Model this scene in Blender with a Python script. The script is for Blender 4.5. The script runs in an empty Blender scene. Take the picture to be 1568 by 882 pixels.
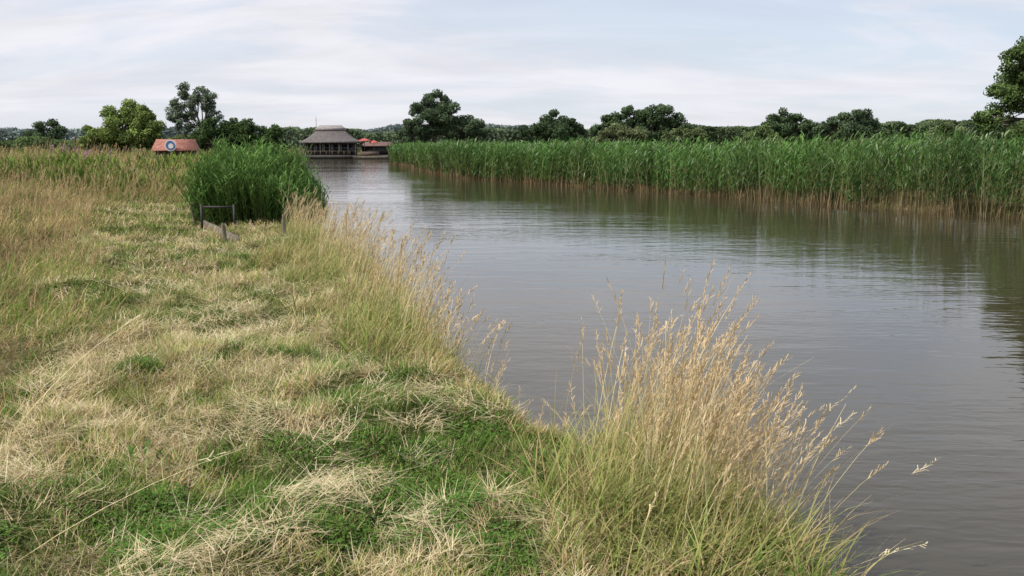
import bpy, math, numpy as np
from mathutils import Vector
rng=np.random.default_rng(11)
U=rng.uniform
D2R=math.pi/180
scene=bpy.context.scene
scene.view_settings.view_transform='Standard'
scene.view_settings.look='None'
scene.view_settings.exposure=0

# ---------------------------------------------------------------- helpers
def link(o,parent=None):
    scene.collection.objects.link(o)
    if parent: o.parent=parent
    return o
def make_mesh(name,V,F,C=None,mats=(),mi=None,parent=None,smooth=False):
    V=np.asarray(V,dtype=np.float32); F=np.asarray(F,dtype=np.int32)
    me=bpy.data.meshes.new(name)
    me.vertices.add(len(V)); me.vertices.foreach_set('co',V.ravel())
    nf=len(F); k=F.shape[1]
    me.loops.add(nf*k); me.loops.foreach_set('vertex_index',F.ravel())
    me.polygons.add(nf)
    me.polygons.foreach_set('loop_start',np.arange(0,nf*k,k,dtype=np.int32))
    if mi is not None: me.polygons.foreach_set('material_index',np.asarray(mi,dtype=np.int32))
    for m in mats: me.materials.append(m)
    me.update(calc_edges=True)
    if smooth: me.polygons.foreach_set('use_smooth',np.ones(nf,dtype=bool))
    if C is not None:
        a=me.color_attributes.new('Col','FLOAT_COLOR','POINT')
        c=np.ones((len(V),4),dtype=np.float32); c[:,:3]=np.clip(C,0,1)
        a.data.foreach_set('color',c.ravel())
    return link(bpy.data.objects.new(name,me),parent)

LAT=rng.random((8,256,256))
def vn(x,y,s=1.0,seed=0):
    x=np.asarray(x)/s+37.3*seed; y=np.asarray(y)/s+11.7*seed
    xi=np.floor(x).astype(int); yi=np.floor(y).astype(int)
    fx=x-xi; fy=y-yi; fx=fx*fx*(3-2*fx); fy=fy*fy*(3-2*fy)
    T=LAT[seed%8]
    a=T[xi%256,yi%256]; b=T[(xi+1)%256,yi%256]; c=T[xi%256,(yi+1)%256]; d=T[(xi+1)%256,(yi+1)%256]
    return (a*(1-fx)+b*fx)*(1-fy)+(c*(1-fx)+d*fx)*fy
def sstep(x,a,b):
    t=np.clip((x-a)/(b-a),0,1); return t*t*(3-2*t)

class Batch:
    def __init__(s): s.V=[];s.F=[];s.C=[];s.M=[];s.n=0
    def add(s,V,F,C,m=0):
        s.V.append(V); s.F.append(F+s.n); s.C.append(C); s.M.append(np.full(len(F),m)); s.n+=len(V)
    def build(s,name,mats,parent=None):
        return make_mesh(name,np.concatenate(s.V),np.concatenate(s.F),np.concatenate(s.C),mats,np.concatenate(s.M),parent)

def ribbons(bt,B,L,az,p0,p1,w,cb,ct,K=2,waz=None,prof=None,m=0):
    N=len(B); one=np.ones(N)
    L=L*one; az=az*one; p0=p0*one; p1=p1*one; w=w*one
    if waz is None: waz=az+math.pi/2
    waz=waz*one
    cb=np.broadcast_to(cb,(N,3)); ct=np.broadcast_to(ct,(N,3))  # cb is the root colour; many callers darken it to paint in base shade
    if prof is None: prof=np.linspace(1,.2,K+1)
    side=np.stack([np.cos(waz),np.sin(waz),0*waz],1)
    p=B.copy(); vs=[]; cs=[]; dr=None
    for k in range(K+1):
        h=(w*prof[k]/2)[:,None]*side
        vs+= [p-h,p+h]
        t=k/K; c=cb*(1-t)+ct*t; cs+=[c,c]
        if k<K:
            ph=p0+p1*(k+.5)/K
            dr=np.stack([np.sin(ph)*np.cos(az),np.sin(ph)*np.sin(az),np.cos(ph)],1)
            q=p; p=p+(L/K)[:,None]*dr
    V=np.stack(vs,1).reshape(-1,3); C=np.stack(cs,1).reshape(-1,3)
    o=np.arange(N)[:,None]*(2*(K+1)); fs=[]
    for k in range(K):
        fs.append(np.stack([o[:,0]+2*k,o[:,0]+2*k+1,o[:,0]+2*k+3,o[:,0]+2*k+2],1))
    bt.add(V,np.concatenate(fs),C,m)
    return q,p,dr

# ---------------------------------------------------------------- materials
def nmat(name):
    m=bpy.data.materials.new(name); m.use_nodes=True
    nt=m.node_tree; nt.nodes.clear()
    return m,nt,nt.nodes,nt.links
def leafmat(name,trans=.3,gloss=.0):
    m,nt,N,L=nmat(name)
    a=N.new('ShaderNodeAttribute'); a.attribute_name='Col'
    d=N.new('ShaderNodeBsdfDiffuse'); t=N.new('ShaderNodeBsdfTranslucent'); mx=N.new('ShaderNodeMixShader'); o=N.new('ShaderNodeOutputMaterial')
    mx.inputs[0].default_value=trans
    L.new(a.outputs['Color'],d.inputs[0]); L.new(a.outputs['Color'],t.inputs[0])
    L.new(d.outputs[0],mx.inputs[1]); L.new(t.outputs[0],mx.inputs[2])
    last=mx
    if gloss>0:
        g=N.new('ShaderNodeBsdfGlossy'); g.inputs['Roughness'].default_value=.45; g.inputs[0].default_value=(.9,.95,1,1)
        m2=N.new('ShaderNodeMixShader'); m2.inputs[0].default_value=gloss
        L.new(mx.outputs[0],m2.inputs[1]); L.new(g.outputs[0],m2.inputs[2]); last=m2
    L.new(last.outputs[0],o.inputs[0]); return m
def solid(name,c1,c2,scale=3,rough=.8,bump=.0,stretch=(1,1,1)):
    m,nt,N,L=nmat(name)
    tc=N.new('ShaderNodeTexCoord'); mp=N.new('ShaderNodeMapping'); mp.inputs['Scale'].default_value=stretch
    n=N.new('ShaderNodeTexNoise'); n.inputs['Scale'].default_value=scale; n.inputs['Detail'].default_value=6
    r=N.new('ShaderNodeValToRGB'); r.color_ramp.elements[0].position=.35; r.color_ramp.elements[1].position=.65
    r.color_ramp.elements[0].color=(*c1,1); r.color_ramp.elements[1].color=(*c2,1)
    b=N.new('ShaderNodeBsdfPrincipled'); b.inputs['Roughness'].default_value=rough
    o=N.new('ShaderNodeOutputMaterial')
    L.new(tc.outputs['Object'],mp.inputs[0]); L.new(mp.outputs[0],n.inputs[0]); L.new(n.outputs['Fac'],r.inputs[0]); L.new(r.outputs[0],b.inputs[0])
    if bump:
        bp=N.new('ShaderNodeBump'); bp.inputs['Strength'].default_value=bump; bp.inputs['Distance'].default_value=.02
        L.new(n.outputs['Fac'],bp.inputs['Height']); L.new(bp.outputs[0],b.inputs['Normal'])
    L.new(b.outputs[0],o.inputs[0]); return m

M_grass=leafmat('grass_blades',.25,.0)
M_leaf=leafmat('tree_leaves',.25,.0)
M_reed=leafmat('reed_leaves',.25,.02)
M_bark=solid('bark',(.06,.05,.035),(.13,.11,.085),4,.9,.4)
M_wood=solid('weathered_wood',(.09,.075,.055),(.20,.17,.13),9,.85,.4,(1,1,.2))
M_thatch=solid('grey_thatch',(.075,.066,.062),(.135,.12,.115),5,.95,.5,(1,1,.3))
M_cap=solid('ridge_thatch',(.20,.18,.17),(.27,.25,.24),5,.95,.3)
M_dark=solid('dark_timber',(.012,.011,.01),(.03,.027,.024),4,.7)
M_white=solid('white_paint',(.5,.5,.5),(.65,.65,.65),4,.5)
M_red=solid('red_canvas',(.33,.06,.045),(.42,.09,.07),3,.6)
M_redtile=solid('red_tile',(.20,.07,.05),(.33,.14,.10),6,.8,.4)
M_brtile=solid('brown_tile',(.10,.06,.05),(.16,.09,.075),6,.8,.4)
M_blue=solid('blue_paint',(.05,.09,.22),(.08,.13,.28),3,.5)
M_glass=solid('dark_glass',(.01,.012,.015),(.03,.033,.038),2,.1)
M_plank=solid('brown_wall',(.06,.04,.03),(.11,.075,.055),5,.8)

# ---------------------------------------------------------------- river / terrain
LB=[(26,-35),(8,-5.6),(2.3,2.4),(1.5,4.2),(.8,5.5),(.25,6.5),(-.15,7.4),(-.5,8.5),(-1.0,10.3),(-1.45,12.4),(-2.5,16),(-3.6,19.2),(-4.6,20.3),(-5.3,21.2),(-5.7,23.5),(-6.8,28),(-8.6,34),(-15.2,65),(-24.6,110),(-30,117)]
RB=[(50,-35),(34,-8),(22,12),(13.6,26.2),(10.7,31.3),(7.6,36.8),(4.9,42),(1.6,47.5),(-.9,52.6),(-3.0,56),(-7.3,76),(-12.4,98),(-10.5,105),(0,111),(40,118)]
FAR=[(40,132),(0,124),(-12,120),(-30,118.5)]
POLY=np.array(LB+FAR[::-1][1:]+RB[::-1],float)
def sdist(x,y):
    x=np.asarray(x,float); y=np.asarray(y,float)
    d=np.full(x.shape,1e9); ins=np.zeros(x.shape,bool)
    n=len(POLY)
    for i in range(n):
        a=POLY[i]; b=POLY[(i+1)%n]; e=b-a
        wx=x-a[0]; wy=y-a[1]; t=np.clip((wx*e[0]+wy*e[1])/(e@e),0,1)
        d=np.minimum(d,np.hypot(wx-t*e[0],wy-t*e[1]))
        if abs(b[1]-a[1])>1e-9:
            c=((a[1]>y)!=(b[1]>y))&(x<(b[0]-a[0])*(y-a[1])/(b[1]-a[1])+a[0]); ins^=c
    s=np.where(ins,-d,d)
    return s+.18*(vn(x,y,.8,1)-.5)+.16*(vn(x,y,.3,2)-.5)
def leftside(x,y): # west of river
    return x<np.interp(y,[p[1] for p in LB],[p[0] for p in LB])+1.0
def gz(x,y,s=None):
    x=np.asarray(x,float); y=np.asarray(y,float)
    if s is None: s=sdist(x,y)
    lf=leftside(x,y)
    s=np.where(lf,s,s-1.1)   # the reed bed stands in shallow water
    z=-.7+ .7*sstep(s,-.9,0) + .33*sstep(s,-.05,.42)
    lump=(vn(x,y,1.3,3)-.5)*.14+(vn(x,y,.45,4)-.5)*.11+(vn(x,y,.18,5)-.5)*.06
    z=z+lump*sstep(s,.1,.6)
    z=z+np.where(lf,.45*sstep(s,4.0,11),0)
    return z
def axis(segs):
    out=[]
    for a,b,st in segs: out.append(np.arange(a,b,st))
    return np.unique(np.round(np.concatenate(out),4))
xs=axis([(-900,-200,70),(-200,-60,10),(-60,-16,1.5),(-16,-6,.3),(-6,3,.08),(3,16,.35),(16,60,1.5),(60,200,10),(200,901,70)])
ys=axis([(-60,0,4),(0,3,.4),(3,14,.08),(14,30,.2),(30,130,.8),(130,200,8),(200,1600,80)])
GX,GY=np.meshgrid(xs,ys)
S=sdist(GX.ravel(),GY.ravel())
Z=gz(GX.ravel(),GY.ravel(),S)
nx=len(xs); ny=len(ys)
idx=np.arange(nx*ny).reshape(ny,nx)
F=np.stack([idx[:-1,:-1].ravel(),idx[:-1,1:].ravel(),idx[1:,1:].ravel(),idx[1:,:-1].ravel()],1)

m,nt,N,L=nmat('ground_soil_and_turf')
tc=N.new('ShaderNodeTexCoord')
n1=N.new('ShaderNodeTexNoise'); n1.inputs['Scale'].default_value=1.1; n1.inputs['Detail'].default_value=8
n2=N.new('ShaderNodeTexNoise'); n2.inputs['Scale'].default_value=28; n2.inputs['Detail'].default_value=5
r1=N.new('ShaderNodeValToRGB'); r1.color_ramp.elements[0].position=.38; r1.color_ramp.elements[0].color=(.07,.09,.03,1); r1.color_ramp.elements[1].position=.62; r1.color_ramp.elements[1].color=(.19,.16,.085,1)
r2=N.new('ShaderNodeValToRGB'); r2.color_ramp.elements[0].position=.35; r2.color_ramp.elements[0].color=(.35,.35,.35,1); r2.color_ramp.elements[1].position=.7; r2.color_ramp.elements[1].color=(1.2,1.2,1.2,1)
mx=N.new('ShaderNodeMix'); mx.data_type='RGBA'; mx.blend_type='MULTIPLY'; mx.inputs[0].default_value=1
b=N.new('ShaderNodeBsdfDiffuse'); o=N.new('ShaderNodeOutputMaterial')
for n in (n1,n2): L.new(tc.outputs['Object'],n.inputs[0])
L.new(n1.outputs['Fac'],r1.inputs[0]); L.new(n2.outputs['Fac'],r2.inputs[0])
L.new(r1.outputs[0],mx.inputs[6]); L.new(r2.outputs[0],mx.inputs[7]); L.new(mx.outputs[2],b.inputs[0])
bp=N.new('ShaderNodeBump'); bp.inputs['Strength'].default_value=.6; bp.inputs['Distance'].default_value=.03
L.new(n2.outputs['Fac'],bp.inputs['Height']); L.new(bp.outputs[0],b.inputs['Normal']); L.new(b.outputs[0],o.inputs[0])
make_mesh('ground',np.stack([GX.ravel(),GY.ravel(),Z],1),F,None,[m],None,None,True)

# water
m,nt,N,L=nmat('river_water')
tc=N.new('ShaderNodeTexCoord')
def noise(scale,detail,sc,dist=0):
    mp=N.new('ShaderNodeMapping'); mp.inputs['Scale'].default_value=sc; mp.inputs['Rotation'].default_value=(0,0,.12)
    n=N.new('ShaderNodeTexNoise'); n.inputs['Scale'].default_value=scale; n.inputs['Detail'].default_value=detail; n.inputs['Distortion'].default_value=dist
    L.new(tc.outputs['Object'],mp.inputs[0]); L.new(mp.outputs[0],n.inputs[0]); return n
na=noise(.8,2,(.8,2.2,1),.5); nb=noise(5,2,(.7,1.7,1),.3); nc=noise(.10,4,(.5,1.9,1),.8)
mr=N.new('ShaderNodeMapRange'); mr.inputs[1].default_value=.40; mr.inputs[2].default_value=.60; mr.inputs[3].default_value=.2; mr.inputs[4].default_value=1.0
L.new(nc.outputs['Fac'],mr.inputs[0])
mul=N.new('ShaderNodeMath'); mul.operation='MULTIPLY'; L.new(nb.outputs['Fac'],mul.inputs[0]); L.new(mr.outputs[0],mul.inputs[1])
mul2=N.new('ShaderNodeMath'); mul2.operation='MULTIPLY_ADD'; L.new(mul.outputs[0],mul2.inputs[0]); mul2.inputs[1].default_value=.6; L.new(na.outputs['Fac'],mul2.inputs[2])
bp=N.new('ShaderNodeBump'); bp.inputs['Strength'].default_value=1; bp.inputs['Distance'].default_value=.0095
L.new(mul2.outputs[0],bp.inputs['Height'])
b=N.new('ShaderNodeBsdfPrincipled'); b.inputs['Base Color'].default_value=(.046,.039,.022,1); b.inputs['Roughness'].default_value=.04; b.inputs['IOR'].default_value=1.33
o=N.new('ShaderNodeOutputMaterial'); L.new(bp.outputs[0],b.inputs['Normal']); L.new(b.outputs[0],o.inputs[0])
make_mesh('river_water',[(-60,-50,0),(90,-50,0),(90,140,0),(-60,140,0)],[(0,1,2,3)],None,[m])

# ---------------------------------------------------------------- grass
STRAW=np.array([.58,.46,.25]); PALE=np.array([.78,.68,.46]); OCH=np.array([.42,.29,.13]); BROWN=np.array([.26,.17,.09])
GRN=np.array([.125,.22,.045]); YGRN=np.array([.29,.36,.09]); DGRN=np.array([.055,.11,.025])
def mixc(a,b,t): t=np.asarray(t)[:,None]; return a*(1-t)+b*t
def jit(c,n,s=.25): return np.broadcast_to(c,(n,3))*(1+U(-s,s,(n,1)))
def xl(y): return np.interp(y,[2,6.7,9,12.9,20,28],[-2.5,-3.1,-4.0,-5.7,-8.8,-11.5])
def sample(n,x0,x1,y0,y1,cond):
    out=[]; c=0
    while c<n:
        x=U(x0,x1,n*2); y=U(y0,y1,n*2); s=sdist(x,y); k=cond(x,y,s); 
        q=np.stack([x[k],y[k],s[k]],1); out.append(q); c+=len(q)
        if len(q)==0: break
    q=np.concatenate(out)[:n]
    return q[:,0],q[:,1],q[:,2]
def greenness(x,y):
    g=.34*vn(x,y,1.3,6)+.36*vn(x,y,.48,7)+.30*vn(x,y,.19,3)
    return g+.06*np.exp(-((x+.3)**2/1.4+(y-5.4)**2/1.8))
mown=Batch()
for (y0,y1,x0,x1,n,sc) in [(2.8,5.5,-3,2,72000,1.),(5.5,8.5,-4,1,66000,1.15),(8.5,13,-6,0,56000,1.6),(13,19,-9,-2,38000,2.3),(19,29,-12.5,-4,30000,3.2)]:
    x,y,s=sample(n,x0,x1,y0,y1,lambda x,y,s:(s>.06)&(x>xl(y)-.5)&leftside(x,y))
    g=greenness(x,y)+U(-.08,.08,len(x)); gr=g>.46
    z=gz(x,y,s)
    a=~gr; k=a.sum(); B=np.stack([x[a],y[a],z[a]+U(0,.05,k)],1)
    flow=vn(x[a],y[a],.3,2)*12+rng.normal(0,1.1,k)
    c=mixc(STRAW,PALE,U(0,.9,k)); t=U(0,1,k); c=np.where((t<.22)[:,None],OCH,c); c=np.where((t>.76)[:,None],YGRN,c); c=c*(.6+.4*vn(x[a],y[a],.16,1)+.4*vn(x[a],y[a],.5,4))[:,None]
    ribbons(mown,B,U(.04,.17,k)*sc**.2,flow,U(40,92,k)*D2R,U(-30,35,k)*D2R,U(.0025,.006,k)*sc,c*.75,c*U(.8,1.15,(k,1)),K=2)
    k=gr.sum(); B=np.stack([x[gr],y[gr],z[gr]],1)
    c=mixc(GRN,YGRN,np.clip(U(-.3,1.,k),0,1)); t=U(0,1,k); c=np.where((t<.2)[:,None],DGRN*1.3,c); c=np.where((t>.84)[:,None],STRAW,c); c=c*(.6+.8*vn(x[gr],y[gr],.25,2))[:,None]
    ribbons(mown,B,U(.03,.11,k)*sc**.3*(.5+1.0*vn(x[gr],y[gr],.3,5)),U(0,6.28,k),U(5,60,k)*D2R,U(10,60,k)*D2R,U(.003,.007,k)*sc,c*.6,c,K=2)  # blade roots coloured darker to stand in for shade in the turf
# loose cut hay strewn over the top
for (y0,y1,x0,x1,n,sc) in [(2.8,6,-3,1.3,5500,1.),(6,10,-4.5,0,6000,1.25),(10,18,-8,-1,5000,1.9)]:
    x,y,s=sample(n,x0,x1,y0,y1,lambda x,y,s:(s>.15)&(x>xl(y)-.3)&leftside(x,y)&(vn(x,y,.7,1)*.45+vn(x,y,.24,4)*.55>.57))
    k=len(x); c=mixc(STRAW,PALE,U(.1,1.05,k))*U(.8,1.1,(k,1))
    ribbons(mown,np.stack([x,y,gz(x,y,s)+U(.02,.10,k)],1),U(.08,.25,k),vn(x,y,.4,6)*10+rng.normal(0,.8,k),U(68,100,k)*D2R,U(-20,25,k)*D2R,U(.003,.0055,k)*sc,c*.9,c,K=3)
# clover / small broad leaves in green patches
x,y,s=sample(30000,-3,1.6,2.8,9,lambda x,y,s:(s>.1)&(x>xl(y)-.3)&leftside(x,y)&(greenness(x,y)>.54)&(vn(x,y,.35,6)>.4))
k=len(x); B=np.stack([x,y,gz(x,y,s)+U(.01,.07,k)],1)
c=mixc(GRN,np.array([.11,.23,.05]),U(0,1,k))*U(.55,1.15,(k,1))
ribbons(mown,B,U(.012,.03,k),U(0,6.28,k),U(50,95,k)*D2R,U(0,40,k)*D2R,U(.008,.016,k),c,c,K=2,prof=[.4,1,.4])
# ragged tufts and small heaps of cut hay
tx,ty,ts=sample(640,-4.5,1.2,3,17,lambda x,y,s:(s>.15)&(x>xl(y))&leftside(x,y))
for i in range(len(tx)):
    k=int(U(30,110)); r=U(.03,.16); x=tx[i]+rng.normal(0,r,k); y=ty[i]+rng.normal(0,r*.7,k)
    g=greenness(tx[i:i+1],ty[i:i+1])[0]; q_=U()
    B=np.stack([x,y,gz(x,y)],1); az=U(0,6.28)+rng.normal(0,.9,k)
    if q_<.36:
        B[:,2]+=U(0,.07,k)*np.exp(-((x-tx[i])**2+(y-ty[i])**2)/(r*r)); c=jit(mixc(STRAW,PALE,U(.2,1,1))[0],k,.35)
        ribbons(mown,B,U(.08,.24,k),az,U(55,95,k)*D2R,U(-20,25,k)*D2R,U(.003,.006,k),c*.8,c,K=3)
    else:
        c0=(GRN*1.1 if g>.47 else YGRN) if q_<.88 else STRAW
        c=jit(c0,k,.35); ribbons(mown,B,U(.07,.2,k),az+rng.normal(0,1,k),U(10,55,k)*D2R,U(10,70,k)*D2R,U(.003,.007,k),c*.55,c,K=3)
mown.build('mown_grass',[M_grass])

def stems(bt,x,y,z,H,az,lean,curve,w,cb,ct,head=True,hc=None,hn=14,hl=.16,hs=1.):
    k=len(x); B=np.stack([x,y,z],1)
    waz=U(0,3.14,k)*.5-.8
    q,p,d=ribbons(bt,B,H,az,lean,curve,w,cb,ct,K=5,waz=waz,prof=[1,.9,.8,.7,.6,.5])
    if head:
        sel=U(0,1,k)<.8
        p=p[sel]; d=d[sel]; a=az[sel]; n=len(p)
        hcol=np.broadcast_to(hc,(k,3))[sel]*U(.75,1.2,(n,1)); HL=hl*U(.5,1.2,n)
        for j in range(hn):
            t=(j+.5)/hn
            b0=p-d*(HL*(1-t))[:,None]
            ribbons(bt,b0,U(.018,.042,n)*hs*(1.3-.7*t),a+U(-1.2,1.2,n),np.arccos(np.clip(d[:,2],-1,1))+U(-.5,.6,n),0*a,w[sel]*U(1.2,2.,n),hcol*.9,hcol,K=1,waz=U(0,3.14,n),prof=[1,.5])

def fringe(n_leaf,n_stem,x0,x1,y0,y1,cond,hleaf,hstem,sc,lean_dir=0.,clump=.35,condS=None,dry=.60):
    bt=Batch()
    x,y,s=sample(n_leaf,x0,x1,y0,y1,cond); z=gz(x,y,s); k=len(x)
    hh=.45+1.0*vn(x,y,clump,5)
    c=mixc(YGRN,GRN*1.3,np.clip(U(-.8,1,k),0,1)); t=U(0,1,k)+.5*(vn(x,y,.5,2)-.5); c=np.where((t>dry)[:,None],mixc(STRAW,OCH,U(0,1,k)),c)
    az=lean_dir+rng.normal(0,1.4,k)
    ribbons(bt,np.stack([x,y,z],1),U(.4,1.1,k)*hleaf*hh,az,U(3,45,k)*D2R,U(10,85,k)*D2R,U(.004,.008,k)*sc,c*.6,mixc(c,np.broadcast_to(STRAW,(k,3)),U(0,.7,k)),K=4,waz=U(0,3.14,k),prof=[.7,1,.9,.6,.15])  # leaf bases get a darker colour as painted shade low in the clump
    x,y,s=sample(n_stem,x0,x1,y0,y1,condS or cond); z=gz(x,y,s); k=len(x)
    hh=.65+.6*vn(x,y,clump,5)
    c=mixc(STRAW,PALE,U(0,1,k))*U(.8,1.15,(k,1)); t=U(0,1,k); c=np.where((t<.25)[:,None],OCH*1.2,c)
    stems(bt,x,y,z,U(.5,1.1,k)*hstem*hh,lean_dir+rng.normal(0,.9,k),np.abs(rng.normal(0,11,k))*D2R+3*D2R,U(5,40,k)*D2R,U(.0025,.0042,k)*sc,mixc(np.broadcast_to(YGRN,(k,3)),c,U(.2,.8,k)),c,True,np.array([.64,.50,.31]))
    return bt
ell=lambda x,y:np.exp(-((x-.80)**2/.17+(y-4.55)**2/.35))
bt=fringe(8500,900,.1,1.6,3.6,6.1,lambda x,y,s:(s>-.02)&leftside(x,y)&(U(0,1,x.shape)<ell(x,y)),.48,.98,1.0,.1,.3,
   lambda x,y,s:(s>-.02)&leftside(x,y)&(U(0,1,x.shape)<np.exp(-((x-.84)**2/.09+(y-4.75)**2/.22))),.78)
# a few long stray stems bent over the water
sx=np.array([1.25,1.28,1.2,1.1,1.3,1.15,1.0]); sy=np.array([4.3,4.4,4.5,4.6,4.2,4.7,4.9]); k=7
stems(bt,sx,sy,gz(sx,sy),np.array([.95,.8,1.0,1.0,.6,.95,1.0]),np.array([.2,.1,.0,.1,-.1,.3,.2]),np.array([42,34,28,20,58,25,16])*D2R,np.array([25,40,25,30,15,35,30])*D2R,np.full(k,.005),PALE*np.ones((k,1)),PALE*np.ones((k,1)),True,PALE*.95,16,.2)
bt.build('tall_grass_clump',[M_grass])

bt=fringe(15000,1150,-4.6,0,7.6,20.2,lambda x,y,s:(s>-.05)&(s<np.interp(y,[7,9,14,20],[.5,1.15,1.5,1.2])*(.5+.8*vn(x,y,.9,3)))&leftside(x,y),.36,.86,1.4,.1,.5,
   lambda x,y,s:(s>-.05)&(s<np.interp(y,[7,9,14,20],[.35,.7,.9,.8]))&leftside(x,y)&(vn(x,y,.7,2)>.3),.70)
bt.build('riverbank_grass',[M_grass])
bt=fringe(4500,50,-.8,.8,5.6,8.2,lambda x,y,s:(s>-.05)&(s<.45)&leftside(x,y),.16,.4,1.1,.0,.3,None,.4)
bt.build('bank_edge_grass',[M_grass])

# unmown grass, left edge and the far end of the path
bt=Batch()
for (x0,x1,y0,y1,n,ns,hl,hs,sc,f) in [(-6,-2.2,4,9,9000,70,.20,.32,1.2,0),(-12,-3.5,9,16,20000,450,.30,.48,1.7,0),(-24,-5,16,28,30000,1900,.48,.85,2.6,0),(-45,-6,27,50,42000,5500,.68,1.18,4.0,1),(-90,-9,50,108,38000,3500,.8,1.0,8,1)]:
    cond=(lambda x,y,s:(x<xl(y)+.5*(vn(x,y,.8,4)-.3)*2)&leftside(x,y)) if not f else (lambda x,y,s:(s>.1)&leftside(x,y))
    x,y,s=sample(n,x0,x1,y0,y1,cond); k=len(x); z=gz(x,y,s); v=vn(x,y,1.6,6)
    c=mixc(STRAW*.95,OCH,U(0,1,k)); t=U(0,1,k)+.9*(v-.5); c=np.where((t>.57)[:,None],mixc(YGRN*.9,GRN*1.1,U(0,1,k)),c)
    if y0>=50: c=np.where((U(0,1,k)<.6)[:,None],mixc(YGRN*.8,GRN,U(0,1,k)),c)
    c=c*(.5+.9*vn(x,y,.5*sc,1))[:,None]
    ribbons(bt,np.stack([x,y,z],1),U(.5,1.1,k)*hl*(.3+1.3*vn(x,y,.7+.1*sc,1)),rng.normal(0,1.5,k),U(3,50,k)*D2R,U(10,90,k)*D2R,U(.003,.006,k)*sc,c*.6,c,K=3,waz=U(0,3.14,k),prof=[.8,1,.8,.2])  # shade near the ground is painted into the darker base colour
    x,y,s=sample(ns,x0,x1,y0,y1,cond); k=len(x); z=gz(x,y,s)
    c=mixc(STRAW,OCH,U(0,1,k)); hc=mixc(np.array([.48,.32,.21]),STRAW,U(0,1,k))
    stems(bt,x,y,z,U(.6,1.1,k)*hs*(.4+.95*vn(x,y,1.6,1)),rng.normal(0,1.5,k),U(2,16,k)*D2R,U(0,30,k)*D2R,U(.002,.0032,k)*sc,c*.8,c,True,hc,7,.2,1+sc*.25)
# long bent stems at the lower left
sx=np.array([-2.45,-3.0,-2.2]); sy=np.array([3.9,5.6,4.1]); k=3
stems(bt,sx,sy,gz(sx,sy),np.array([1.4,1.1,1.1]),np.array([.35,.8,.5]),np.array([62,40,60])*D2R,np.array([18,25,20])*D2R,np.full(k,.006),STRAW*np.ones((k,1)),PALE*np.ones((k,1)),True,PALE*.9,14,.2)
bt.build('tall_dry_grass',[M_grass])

# ---------------------------------------------------------------- weeds by the far path
bt=Batch()
for (n,x0,x1,y0,y1,hh,thr) in [(11000,-19,-8.5,32,46,1.1,.42),(4500,-15.6,-11.8,40,45,1.35,.0)]:
    x,y,s=sample(n,x0,x1,y0,y1,lambda x,y,s:(s>.3)&leftside(x,y)&(vn(x,y,2.2,5)>thr)); k=len(x); z=gz(x,y,s)
    c=mixc(GRN,YGRN*.9,U(0,1,k))*(.6+.6*vn(x,y,.8,2))[:,None]
    ribbons(bt,np.stack([x,y,z+U(0,hh,k)*(vn(x,y,2.2,5) if thr else .45+.4*vn(x,y,.8,3))],1),U(.2,.5,k),U(0,6.28,k),U(5,50,k)*D2R,U(10,60,k)*D2R,U(.03,.07,k),c*.6,c,K=2,prof=[.4,1,.1])
x,y,s=sample(16,-17.5,-15.5,36,42,lambda x,y,s:(s>.3)&leftside(x,y)); k=len(x)
pc=np.array([.38,.18,.32])*np.ones((k,1))
for j in range(5):
    ribbons(bt,np.stack([x,y,gz(x,y,s)+1.05+.06*j],1),U(.04,.08,k),U(0,6.28,k),U(10,60,k)*D2R,0,.05,pc,pc,K=1,prof=[1,.4])
bt.build('willowherb_weeds',[M_leaf])

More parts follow.
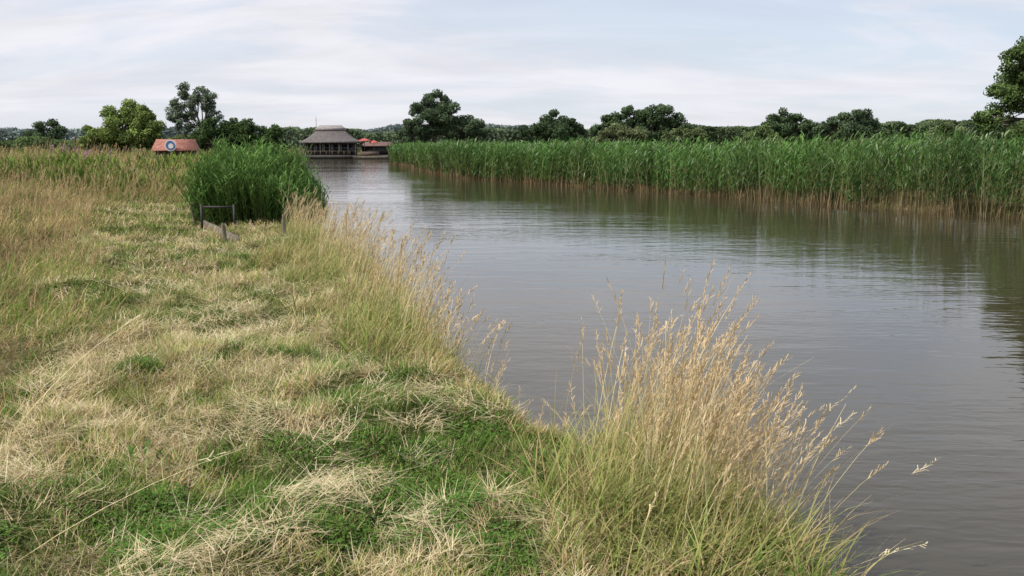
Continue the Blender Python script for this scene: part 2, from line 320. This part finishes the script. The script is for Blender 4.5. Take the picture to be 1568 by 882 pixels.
# ---------------------------------------------------------------- reeds
bt=Batch()
RBa=np.array(RB); 
seg=np.hypot(*np.diff(RBa,axis=0).T); cum=np.r_[0,np.cumsum(seg)]
def along(t):
    px=np.interp(t,cum,RBa[:,0]); py=np.interp(t,cum,RBa[:,1])
    i=np.clip(np.searchsorted(cum,t)-1,0,len(seg)-1); d=np.diff(RBa,axis=0)[i]/seg[i][:,None]
    return px,py,d[:,1],-d[:,0]
tmin=cum[2]-14; tmax=cum[13]
def front(t): return .75*(vn(t,t*0,1.7,2)-.5)+.35*(vn(t,t*0,.6,4)-.5)
def reedset(n,d0,d1,nl,low,wl):
    t=U(tmin,tmax,n); px,py,nx_,ny_=along(t)
    dep=d0+(d1-d0)*U(0,1,n)**1.2+front(t)
    x=px+nx_*dep; y=py+ny_*dep
    H=np.interp(y,[10,28,42,60,95],[2.36,2.32,2.05,1.95,1.75])*(.82+.16*vn(x,y,1.6,3)+.22*vn(x,y,.6,4))*U(.85,1.05,n)
    far=np.interp(y,[15,30,60,100],[.9,1.1,1.6,2.3])
    az=rng.normal(0,.8,n)+ (vn(x,y,1.,6)-.5)*6; lean=np.abs(rng.normal(0,5,n))*D2R+ (dep<.5)*U(0,9,n)*D2R; cv=U(2,18,n)*D2R
    z=np.full(n,-.08)
    sc=mixc(np.array([.36,.25,.14]),np.array([.16,.12,.06]),U(0,1,n))
    B=np.stack([x,y,z],1)
    ribbons(bt,B,H,az,lean,cv,.014*far,sc,GRN*.9*np.ones((n,1)),K=4,waz=U(-.6,.9,n),prof=[1,1,.9,.7,.4])
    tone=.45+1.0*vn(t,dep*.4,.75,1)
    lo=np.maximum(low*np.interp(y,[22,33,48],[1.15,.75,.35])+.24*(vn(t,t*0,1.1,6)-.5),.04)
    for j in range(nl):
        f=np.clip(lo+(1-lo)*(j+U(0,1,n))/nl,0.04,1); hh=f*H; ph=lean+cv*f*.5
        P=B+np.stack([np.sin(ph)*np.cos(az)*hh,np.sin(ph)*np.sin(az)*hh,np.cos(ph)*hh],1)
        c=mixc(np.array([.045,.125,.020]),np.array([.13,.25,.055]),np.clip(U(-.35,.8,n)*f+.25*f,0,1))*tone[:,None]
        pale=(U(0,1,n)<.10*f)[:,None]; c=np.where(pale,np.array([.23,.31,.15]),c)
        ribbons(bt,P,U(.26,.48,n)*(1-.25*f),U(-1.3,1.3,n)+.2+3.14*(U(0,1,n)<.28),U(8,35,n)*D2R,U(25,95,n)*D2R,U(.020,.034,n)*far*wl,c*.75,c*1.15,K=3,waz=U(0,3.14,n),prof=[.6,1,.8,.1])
    s2=U(0,1,n)<.2; P=B+np.stack([np.sin(lean+cv*.5)*np.cos(az)*H,np.sin(lean+cv*.5)*np.sin(az)*H,np.cos(lean+cv*.5)*H],1)
    P=P[s2]; k=len(P); c=jit(np.array([.18,.20,.10]),k,.3)
    ribbons(bt,P-np.array([0,0,.08]),U(.15,.28,k),U(-.8,.8,k),U(5,30,k)*D2R,U(20,60,k)*D2R,.035,c,c,K=2,waz=U(0,3.14,k),prof=[.4,1,.2])
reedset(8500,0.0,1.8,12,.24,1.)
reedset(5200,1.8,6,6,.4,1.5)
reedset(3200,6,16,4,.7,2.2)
# bare brown stalks at the waterline
n=1500; t=U(tmin,tmax,n); px,py,nx_,ny_=along(t); dep=.0+.35*U(0,1,n)+front(t)
c=jit(np.array([.32,.22,.12]),n,.35)
ribbons(bt,np.stack([px+nx_*dep,py+ny_*dep,-.05+0*px],1),U(.2,.6,n),U(-3.1,0,n),U(2,22,n)*D2R,U(-10,30,n)*D2R,U(.012,.022,n),c*.7,c,K=2,waz=U(0,3,n))
bt.build('reed_bed',[M_reed])

# ---------------------------------------------------------------- trees
def tube(bt,pts,rad,col,m=1,ns=7):
    pts=np.array(pts,float); V=[];K=len(pts)
    for i in range(K):
        d=pts[min(i+1,K-1)]-pts[max(i-1,0)]; d/=np.linalg.norm(d)+1e-9
        a=np.cross(d,[.3,1,.1]); a/=np.linalg.norm(a); b_=np.cross(d,a)
        for j in range(ns):
            t=2*math.pi*j/ns; V.append(pts[i]+rad[i]*(a*math.cos(t)+b_*math.sin(t)))
    F=[]
    for i in range(K-1):
        for j in range(ns): F.append((i*ns+j,i*ns+(j+1)%ns,(i+1)*ns+(j+1)%ns,(i+1)*ns+j))
    bt.add(np.array(V),np.array(F),np.ones((len(V),3))*col,m)
def leaves(bt,P,out,size,c,narrow=.6):
    n=len(P); nr=out+rng.normal(0,.7,(n,3)); nr/=np.linalg.norm(nr,axis=1)[:,None]
    a=np.cross(nr,rng.normal(0,1,(n,3))); a/=np.linalg.norm(a,axis=1)[:,None]+1e-9; b_=np.cross(nr,a)
    s=(size*U(.6,1.3,n))[:,None]; w=s*narrow
    V=np.stack([P-a*s,P-b_*w*.8,P+a*s,P+b_*w],1).reshape(-1,3)
    F=np.arange(4*n).reshape(n,4); bt.add(V,F,np.repeat(c,4,axis=0),0)
def tree(name,X,Y,lobes,col,leaf=.22,dens=1.,trunk=.3,base=.3,narrow=.6,sub=13,subr=.42,fill=.5,depth=.9,stems_=1,col2=None):
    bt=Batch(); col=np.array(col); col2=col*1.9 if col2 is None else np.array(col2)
    top=max(z for _,z,_ in lobes)
    for s_ in range(stems_):
        ox=(s_-(stems_-1)/2)*.8
        fork=np.array([X+ox*.9+U(-.2,.2),Y,base+(top-base)*.38])
        tube(bt,[(X+ox*.3,Y,base-.3),(X+ox*.5,Y,base+.6),fork],[trunk*1.25,trunk,trunk*.75],1.)
    for (dx,z,r) in lobes:
        c0=np.array([X+dx,Y+U(-1,1)*r*depth*.6,z])
        e=c0+np.array([0,0,r*.3]); mid=(fork+e)/2+rng.normal(0,.08*r,3)
        tube(bt,[fork,mid,e],[trunk*.5,trunk*.3,trunk*.1],1.)
        for j in range(sub):
            v=rng.normal(0,1,3); v/=np.linalg.norm(v); v[2]=v[2]*.9+.1
            sc=c0+v*r*U(.45,.88); sr=r*subr*U(.6,1.25)
            if sc[2]<base+.2: continue
            tube(bt,[mid,(mid+sc)/2+rng.normal(0,.05*r,3),sc],[trunk*.2,trunk*.12,trunk*.05],1.,1,4)
            n=int(dens*9.*(sr/leaf)**2)+6
            w=rng.normal(0,1,(n,3)); w/=np.linalg.norm(w,axis=1)[:,None]
            P=sc+w*(sr*U(fill,1.15,(n,1))**.8)*np.array([1,1,.8])
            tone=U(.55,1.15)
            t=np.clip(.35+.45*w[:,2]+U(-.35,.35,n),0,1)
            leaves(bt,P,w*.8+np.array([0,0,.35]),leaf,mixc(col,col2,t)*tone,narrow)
    return bt.build(name,[M_leaf,M_bark])
DK=(.066,.100,.048); OK_=(.074,.106,.058); LT=(.15,.20,.06); GY=(.125,.16,.105)
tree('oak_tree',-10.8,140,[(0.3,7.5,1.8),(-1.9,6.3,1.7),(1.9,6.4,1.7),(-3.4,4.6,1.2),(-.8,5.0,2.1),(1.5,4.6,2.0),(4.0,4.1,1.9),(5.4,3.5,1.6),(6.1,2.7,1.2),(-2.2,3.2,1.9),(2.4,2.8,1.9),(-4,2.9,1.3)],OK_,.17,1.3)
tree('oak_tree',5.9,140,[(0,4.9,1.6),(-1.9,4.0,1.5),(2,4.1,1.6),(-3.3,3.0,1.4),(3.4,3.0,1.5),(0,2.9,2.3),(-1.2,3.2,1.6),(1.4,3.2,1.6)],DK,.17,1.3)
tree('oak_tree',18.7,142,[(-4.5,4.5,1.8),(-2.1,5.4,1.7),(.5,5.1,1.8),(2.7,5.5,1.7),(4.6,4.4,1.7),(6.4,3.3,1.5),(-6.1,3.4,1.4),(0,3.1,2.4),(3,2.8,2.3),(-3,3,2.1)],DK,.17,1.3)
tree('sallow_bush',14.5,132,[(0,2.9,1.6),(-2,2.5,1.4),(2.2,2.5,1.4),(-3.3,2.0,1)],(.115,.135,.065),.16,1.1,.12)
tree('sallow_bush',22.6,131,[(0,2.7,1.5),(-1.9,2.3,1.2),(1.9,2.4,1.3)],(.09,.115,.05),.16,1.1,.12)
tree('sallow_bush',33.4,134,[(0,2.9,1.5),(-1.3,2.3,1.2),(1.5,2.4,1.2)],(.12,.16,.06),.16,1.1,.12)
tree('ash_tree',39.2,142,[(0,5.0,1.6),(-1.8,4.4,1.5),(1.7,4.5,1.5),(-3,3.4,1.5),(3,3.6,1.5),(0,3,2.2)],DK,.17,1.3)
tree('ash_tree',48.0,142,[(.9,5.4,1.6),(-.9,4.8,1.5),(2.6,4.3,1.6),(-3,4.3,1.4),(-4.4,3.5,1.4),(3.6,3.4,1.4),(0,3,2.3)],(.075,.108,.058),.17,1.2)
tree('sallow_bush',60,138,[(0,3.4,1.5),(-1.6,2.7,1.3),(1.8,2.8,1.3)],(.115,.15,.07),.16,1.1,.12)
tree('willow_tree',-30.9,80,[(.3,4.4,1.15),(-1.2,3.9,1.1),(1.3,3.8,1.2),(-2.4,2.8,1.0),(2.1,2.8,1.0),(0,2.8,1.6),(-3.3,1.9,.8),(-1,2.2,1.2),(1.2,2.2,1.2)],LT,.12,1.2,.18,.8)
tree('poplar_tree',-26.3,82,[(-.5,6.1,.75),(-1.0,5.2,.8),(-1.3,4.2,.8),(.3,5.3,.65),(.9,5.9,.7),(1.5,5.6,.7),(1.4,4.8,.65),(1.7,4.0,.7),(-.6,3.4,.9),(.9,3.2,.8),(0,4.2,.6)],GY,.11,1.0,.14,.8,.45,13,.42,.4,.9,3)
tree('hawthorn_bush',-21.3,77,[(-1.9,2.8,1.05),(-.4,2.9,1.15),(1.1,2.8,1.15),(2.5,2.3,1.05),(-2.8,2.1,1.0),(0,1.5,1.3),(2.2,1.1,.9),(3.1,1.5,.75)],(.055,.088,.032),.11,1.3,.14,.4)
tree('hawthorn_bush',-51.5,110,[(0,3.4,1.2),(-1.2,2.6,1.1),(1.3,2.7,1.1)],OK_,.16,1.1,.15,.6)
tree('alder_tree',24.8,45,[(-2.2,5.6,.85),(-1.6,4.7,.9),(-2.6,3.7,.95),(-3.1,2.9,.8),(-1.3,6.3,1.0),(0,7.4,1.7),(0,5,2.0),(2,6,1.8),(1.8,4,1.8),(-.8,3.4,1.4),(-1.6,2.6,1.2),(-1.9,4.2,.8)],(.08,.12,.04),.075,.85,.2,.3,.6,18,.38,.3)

def mass(name,x0,x1,y0,y1,hf,n,leaf,col):
    bt=Batch(); col=np.array(col)
    x=U(x0,x1,n); y=U(y0,y1,n); h=hf(x)
    z=.2+h*(1-U(0,1,n)**2*.9)
    tone=(.6+.8*vn(x,y*0,2.2,3))[:,None]
    leaves(bt,np.stack([x,y,z],1),np.array([0,-.5,.6])*np.ones((n,1)),leaf,mixc(col,col*1.8,U(0,1,n))*tone)
    bt.build(name,[M_leaf])
mass('hedge',22,84,145,150,lambda x:3.0+2.0*vn(x,x*0,3.2,2)+.8*vn(x,x*0,1.1,5),34000,.24,(.08,.11,.055))
mass('hedge',-75,-28,92,96,lambda x:1.0+1.1*vn(x,x*0,2.5,4)+.5*vn(x,x*0,.8,5),16000,.18,(.07,.10,.04))
mass('distant_treeline',-330,330,330,345,lambda x:3.2+3.6*vn(x,x*0,14,2)+1.8*vn(x,x*0,4,6),60000,.75,(.12,.15,.14))
mass('distant_hedge',-40,100,160,166,lambda x:2.0+2.0*vn(x,x*0,5,1)+.9*vn(x,x*0,1.5,6),42000,.3,(.09,.12,.07))

# clump of reeds / osier shoots growing from the bank edge
bt=Batch(); BX,BY=-5.42,21.2
n=2300; dx=U(-1.3,1.42,n); dy=U(-.9,.95,n); k_=((dx/1.4)**2+(dy/1.0)**2)<1; dx=dx[k_]; dy=dy[k_]; n=len(dx)
H=np.interp(dx,[-1.3,-1.05,-.7,-.2,.3,.8,1.2,1.42],[1.25,1.7,1.98,2.06,1.95,1.5,.95,.55])*(1-.32*np.clip(-dy/1.0,0,1)**2)*(.78+.34*vn(dx+9,dy+9,.28,3))*U(.82,1.05,n)
az=np.arctan2(dy,dx)+rng.normal(0,.6,n); rr=np.hypot(dx/1.35,dy/.95)
lean=(2+15*rr)*D2R*U(.4,1.2,n); cv=U(0,22,n)*D2R*rr
B=np.stack([BX+dx*.86,BY+dy*.86,np.full(n,-.03)],1)
scol=mixc(np.array([.15,.11,.06]),np.array([.08,.08,.04]),U(0,1,n))
ribbons(bt,B,H,az,lean,cv,.014,scol,GRN*np.ones((n,1)),K=3,waz=U(-.6,.9,n),prof=[1,.9,.7,.4])
tone=.5+1.0*vn(dx+5,dy*.7+5,.3,2)
nl=18
for j in range(nl):
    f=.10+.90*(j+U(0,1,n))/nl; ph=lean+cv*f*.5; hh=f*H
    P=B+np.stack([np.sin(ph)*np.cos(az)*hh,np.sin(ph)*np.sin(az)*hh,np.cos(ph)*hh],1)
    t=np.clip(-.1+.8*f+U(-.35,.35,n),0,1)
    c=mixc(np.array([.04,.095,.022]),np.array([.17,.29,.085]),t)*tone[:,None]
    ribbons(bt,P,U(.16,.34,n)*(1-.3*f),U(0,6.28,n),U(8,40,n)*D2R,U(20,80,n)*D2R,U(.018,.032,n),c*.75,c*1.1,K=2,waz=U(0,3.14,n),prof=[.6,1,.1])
bt.build('reed_clump',[M_leaf])

# broad-leaved weeds on the bank
bt=Batch()
for (cx,cy,n,s) in [(.35,4.9,26,.13),(.15,5.2,18,.10),(1.2,4.1,22,.14),(-.35,8.2,45,.12),(-.15,7.8,40,.10),(.9,4.0,18,.13),(-2.0,5.1,12,.09)]:
    x=cx+rng.normal(0,.12,n); y=cy+rng.normal(0,.1,n); c=mixc(GRN,np.array([.12,.24,.06]),U(0,1,n))*U(.6,1.1,(n,1))
    ribbons(bt,np.stack([x,y,gz(x,y)+U(0,.08,n)],1),U(.7,1.3,n)*s,U(0,6.28,n),U(10,45,n)*D2R,U(20,70,n)*D2R,s*.28,c*.7,c,K=3,prof=[.3,1,.9,.1])
bt.build('dock_weeds',[M_leaf])

# ---------------------------------------------------------------- built objects
def boxes(name,L_,mat,parent=None):
    V=[];F=[]
    for (x0,x1,y0,y1,z0,z1) in L_:
        n=len(V)
        V+=[(x0,y0,z0),(x1,y0,z0),(x1,y1,z0),(x0,y1,z0),(x0,y0,z1),(x1,y0,z1),(x1,y1,z1),(x0,y1,z1)]
        F+=[[n+a for a in f] for f in ((3,2,1,0),(4,5,6,7),(0,1,5,4),(1,2,6,5),(2,3,7,6),(3,0,4,7))]
    return make_mesh(name,V,F,None,[mat],None,parent)
def hip(name,x0,x1,y0,y1,z0,tx0,tx1,ty0,ty1,z1,mat,parent,sag=0.,th=.15):
    rings=[(x0,x1,y0,y1,z0),(x0,x1,y0,y1,z0+th)]
    for k in (1,2,3,4):
        t=k/4; e=lambda a,b:a+(b-a)*t
        rings.append((e(x0,tx0),e(x1,tx1),e(y0,ty0),e(y1,ty1),z0+th+(z1-z0-th)*t-sag*math.sin(math.pi*t)))
    V=[];F=[]
    for r in rings: V+=[(r[0],r[2],r[4]),(r[1],r[2],r[4]),(r[1],r[3],r[4]),(r[0],r[3],r[4])]
    for i in range(len(rings)-1):
        for j in range(4): F.append((4*i+j,4*i+(j+1)%4,4*i+4+(j+1)%4,4*i+4+j))
    F.append((3,2,1,0)); n=4*(len(rings)-1); F.append((n,n+1,n+2,n+3))
    return make_mesh(name,V,F,None,[mat],None,parent)
def empty(name,loc,rz=0):
    e=bpy.data.objects.new(name,None); e.location=loc; e.rotation_euler=(0,0,rz); scene.collection.objects.link(e); return e

e=empty('thatched_waterside_building',(-22.1,121.5,0),.05)
boxes('quay_deck',[(-3.9,7.2,-2.6,3,.0,.42)],M_dark,e)
boxes('walls',[(-2.9,2.9,-1.4,2.4,.42,1.95)],M_plank,e)
boxes('windows',[(x,x+.75,-1.43,-1.38,.85,1.65) for x in (-2.6,-1.6,-.6,.4,1.4)]+[(2.3,2.75,-1.43,-1.38,.45,1.7)],M_glass,e)
boxes('window_frames',[(x-.05,x,-1.46,-1.40,.8,1.7) for x in (-2.6,-1.6,-.6,.4,1.4)]+[(x+.75,x+.8,-1.46,-1.40,.8,1.7) for x in (-2.6,-1.6,-.6,.4,1.4)],M_white,e)
boxes('veranda_columns',[(x-.06,x+.06,-2.4,-2.28,.42,1.95) for x in (-3.2,-2.1,-1,.1,1.2,2.3,3.2)],M_wood,e)
boxes('handrail',[(-3.8,3.7,-2.53,-2.48,.88,.93)]+[(x,x+.05,-2.53,-2.48,.422,.88) for x in np.arange(-3.8,3.7,.7)],M_wood,e)
hip('thatch_roof',-3.45,3.45,-2.7,2.9,1.85,-1.7,1.7,-.6,.7,3.35,M_thatch,e,.18)
hip('roof_lantern',-1.75,1.75,-.7,.8,3.35,-1.3,1.3,-.1,.15,4.0,M_cap,e,.02,.3)
boxes('flagpole',[(-1.75,-1.70,-.2,-.15,3.2,5.0)],M_wood,e)
e=empty('parasol',(-17.9,120.6,0))
for i,(x,z,w) in enumerate([(0,2.35,.72),(1.15,2.1,.5)]):
    hip('canopy_%d'%(i+1),x-w,x+w,-w,w,z-.28,x-.03,x+.03,-.03,.03,z+.1,M_red,e,0,.08)
    boxes('pole_%d'%(i+1),[(x-.03,x+.03,-.03,.03,.42,z)],M_wood,e)
e=empty('timber_boathouse',(-17.2,123,0))
boxes('walls',[(-1.3,2.4,-.5,2,.42,1.45)],M_dark,e)
hip('roof',-1.5,2.6,-.7,2.2,1.45,-1.0,2.1,.6,.8,2.0,M_brtile,e,0,.06)
# moored boat in front of quay
e=empty('moored_boat',(-16.6,117.6,0),.03)
V=[];F=[]
prof=[(-2.2,.55,.35),(-1,.7,.35),(.6,.7,.37),(1.6,.5,.42),(2.3,.04,.5)]
for (x,w,h) in prof: V+=[(x,-w*.6,-.1),(x,-w,h),(x,w,h),(x,w*.6,-.1)]
for i in range(4):
    for j in range(4): F.append((4*i+j,4*i+(j+1)%4,4*i+4+(j+1)%4,4*i+4+j))
F+= [(0,1,2,3),(16,17,18,19)]
make_mesh('hull',V,F,None,[M_wood],None,e)
boxes('cabin',[(-1.2,.8,-.5,.5,.36,.85)],M_plank,e)

# red-roofed kiosk with round sign
gzk=float(gz(np.array([-18.0]),np.array([55.]))[0])
e=empty('red_roofed_kiosk',(-18.6,55,gzk),.06)
boxes('walls',[(-.95,.95,-.6,.6,-.1,1.24)],M_plank,e)
hip('roof',-1.12,1.12,-.85,.85,1.22,-1.04,1.04,-.05,.05,1.86,M_redtile,e,0,.05)
def disc(name,r,y,mat,parent,cx=0,cz=0,th=.03,n=28):
    V=[];F=[]
    for yy in (y,y+th):
        for i in range(n): t=2*math.pi*i/n; V.append((cx+r*math.cos(t),yy,cz+r*math.sin(t)))
    F=[(i,(i+1)%n,n+(i+1)%n,n+i) for i in range(n)]
    me=bpy.data.meshes.new(name); me.from_pydata(V,[],F+[tuple(range(n))[::-1],tuple(range(n,2*n))]); me.materials.append(mat)
    link(bpy.data.objects.new(name,me),parent)
disc('sign_rim',.31,-.90,M_white,e,-.05,1.52); disc('sign_face',.25,-.915,M_blue,e,-.05,1.52,.01); disc('sign_figure',.14,-.925,M_white,e,-.02,1.49,.008)
boxes('sign_post',[(-.08,-.02,-.868,-.86,-.1,1.5)],M_wood,e)

# old timber mooring posts and edging on the bank
def post(x,y,h,w,tilt):
    V=[];F=[];n=8
    prof=[(-.4,1),(0,1),(h*.5,.95),(h*.94,.93),(h,.7)]
    for (z,r) in prof:
        for i in range(n): t=2*math.pi*(i+.5)/n; V.append((w*r*math.cos(t)*(1+.06*U(-1,1)),w*r*math.sin(t),z+(.02*math.sin(3*t) if z==h else 0)))
    for k in range(len(prof)-1):
        for i in range(n): F.append((k*n+i,k*n+(i+1)%n,(k+1)*n+(i+1)%n,(k+1)*n+i))
    me=bpy.data.meshes.new('mooring_post'); me.from_pydata(V,[],F+[tuple(range(len(V)-n,len(V)))]); me.materials.append(M_wood)
    o=link(bpy.data.objects.new('mooring_post',me)); o.location=(x,y,float(gz(np.array([x]),np.array([y]))[0])); o.rotation_euler=(tilt,-tilt,.3)
post(-4.85,16.6,.38,.035,.08); post(-6.75,20.9,.42,.04,.12); post(-4.1,17.6,.40,.035,-.05)
a=Vector((-4.75,17.0,.46)); b_=Vector((-6.65,21.0,.52)); d=b_-a
o=boxes('timber_edging',[(-.02,.02,0,d.length,-.16,.0),(-.042,-.023,0,d.length*.6,-.18,-.03)],M_wood); o.location=a; o.rotation_euler=(0,0,math.atan2(-d.x,d.y))
o=boxes('fence_rail',[(0,.7,-.015,.015,-.02,.02),(.0,.04,-.02,.02,-.6,.06),(.66,.7,-.02,.02,-.6,.05)],M_dark); o.location=(-6.3,19.9,.78)

# ---------------------------------------------------------------- light, sky
EL,AZ=50*D2R,math.atan2(-.85,-.45)
dirv=Vector((math.sin(AZ)*math.cos(EL),math.cos(AZ)*math.cos(EL),math.sin(EL)))
sl=bpy.data.lights.new('sun','SUN'); sl.energy=4.8; sl.angle=1.0*D2R; sl.color=(1,.95,.87)
so=link(bpy.data.objects.new('sun',sl)); so.rotation_euler=(-dirv).to_track_quat('-Z','Y').to_euler(); so.location=(0,0,50)
w=bpy.data.worlds.new('World'); scene.world=w; w.use_nodes=True; nt=w.node_tree; N=nt.nodes; L=nt.links; N.clear()
sky=N.new('ShaderNodeTexSky'); sky.sky_type='NISHITA'; sky.sun_disc=False; sky.sun_elevation=EL; sky.sun_rotation=AZ; sky.dust_density=.6; sky.air_density=1.0; sky.ozone_density=2.0
bg=N.new('ShaderNodeBackground'); bg.inputs[1].default_value=.15; L.new(sky.outputs[0],bg.inputs[0])
tc=N.new('ShaderNodeTexCoord'); sp=N.new('ShaderNodeSeparateXYZ'); L.new(tc.outputs['Generated'],sp.inputs[0])
def math_(op,a,b=None,c=None):
    n=N.new('ShaderNodeMath'); n.operation=op
    for i,v in enumerate((a,b,c)):
        if v is None: continue
        if isinstance(v,(int,float)): n.inputs[i].default_value=v
        else: L.new(v,n.inputs[i])
    return n.outputs[0]
zc=math_('ADD',math_('MAXIMUM',sp.outputs[2],0.),.16)
cx=math_('DIVIDE',sp.outputs[0],zc); cy=math_('DIVIDE',sp.outputs[1],zc)
cb=N.new('ShaderNodeCombineXYZ'); L.new(cx,cb.inputs[0]); L.new(cy,cb.inputs[1])
def cloud(scale,sc,rot,dist,lo,hi,a,b_):
    mp=N.new('ShaderNodeMapping'); mp.inputs['Scale'].default_value=sc; mp.inputs['Rotation'].default_value=(0,0,rot); L.new(cb.outputs[0],mp.inputs[0])
    n1=N.new('ShaderNodeTexNoise'); n1.inputs['Scale'].default_value=scale; n1.inputs['Detail'].default_value=9; n1.inputs['Roughness'].default_value=.56; n1.inputs['Distortion'].default_value=dist; L.new(mp.outputs[0],n1.inputs[0])
    mr=N.new('ShaderNodeMapRange'); mr.interpolation_type='SMOOTHSTEP'; mr.inputs[1].default_value=lo; mr.inputs[2].default_value=hi; mr.inputs[3].default_value=a; mr.inputs[4].default_value=b_; L.new(n1.outputs['Fac'],mr.inputs[0])
    return mr.outputs[0]
c1=cloud(1.1,(.7,1.1,1),-.5,.6,.38,.62,.46,1.0)
left=math_('MULTIPLY_ADD',sp.outputs[0],-.32,c1)
cl=N.new('ShaderNodeClamp'); L.new(left,cl.inputs[0]); cl.inputs[2].default_value=.97
# brightness of the cloud sheet: thicker parts a little greyer
c2=cloud(1.7,(.6,1.2,1),-.4,.4,.35,.68,1.08,.95)
bg2=N.new('ShaderNodeBackground'); bg2.inputs[0].default_value=(.83,.825,.88,1); L.new(c2,bg2.inputs[1])
bg3=N.new('ShaderNodeBackground'); bg3.inputs[0].default_value=(.54,.64,.81,1); bg3.inputs[1].default_value=1.0
m0=N.new('ShaderNodeMixShader'); m0.inputs[0].default_value=.65; L.new(bg.outputs[0],m0.inputs[1]); L.new(bg3.outputs[0],m0.inputs[2])
ms=N.new('ShaderNodeMixShader'); L.new(cl.outputs[0],ms.inputs[0]); L.new(m0.outputs[0],ms.inputs[1]); L.new(bg2.outputs[0],ms.inputs[2])
ow=N.new('ShaderNodeOutputWorld'); L.new(ms.outputs[0],ow.inputs[0])

# ---------------------------------------------------------------- camera
cd=bpy.data.cameras.new('camera'); cd.lens=34.58; cd.sensor_width=36; cd.clip_end=5000; cd.clip_start=.05
co=link(bpy.data.objects.new('camera',cd)); co.location=(0,0,2.1); co.rotation_euler=(81.5*D2R,0,0)
scene.camera=co
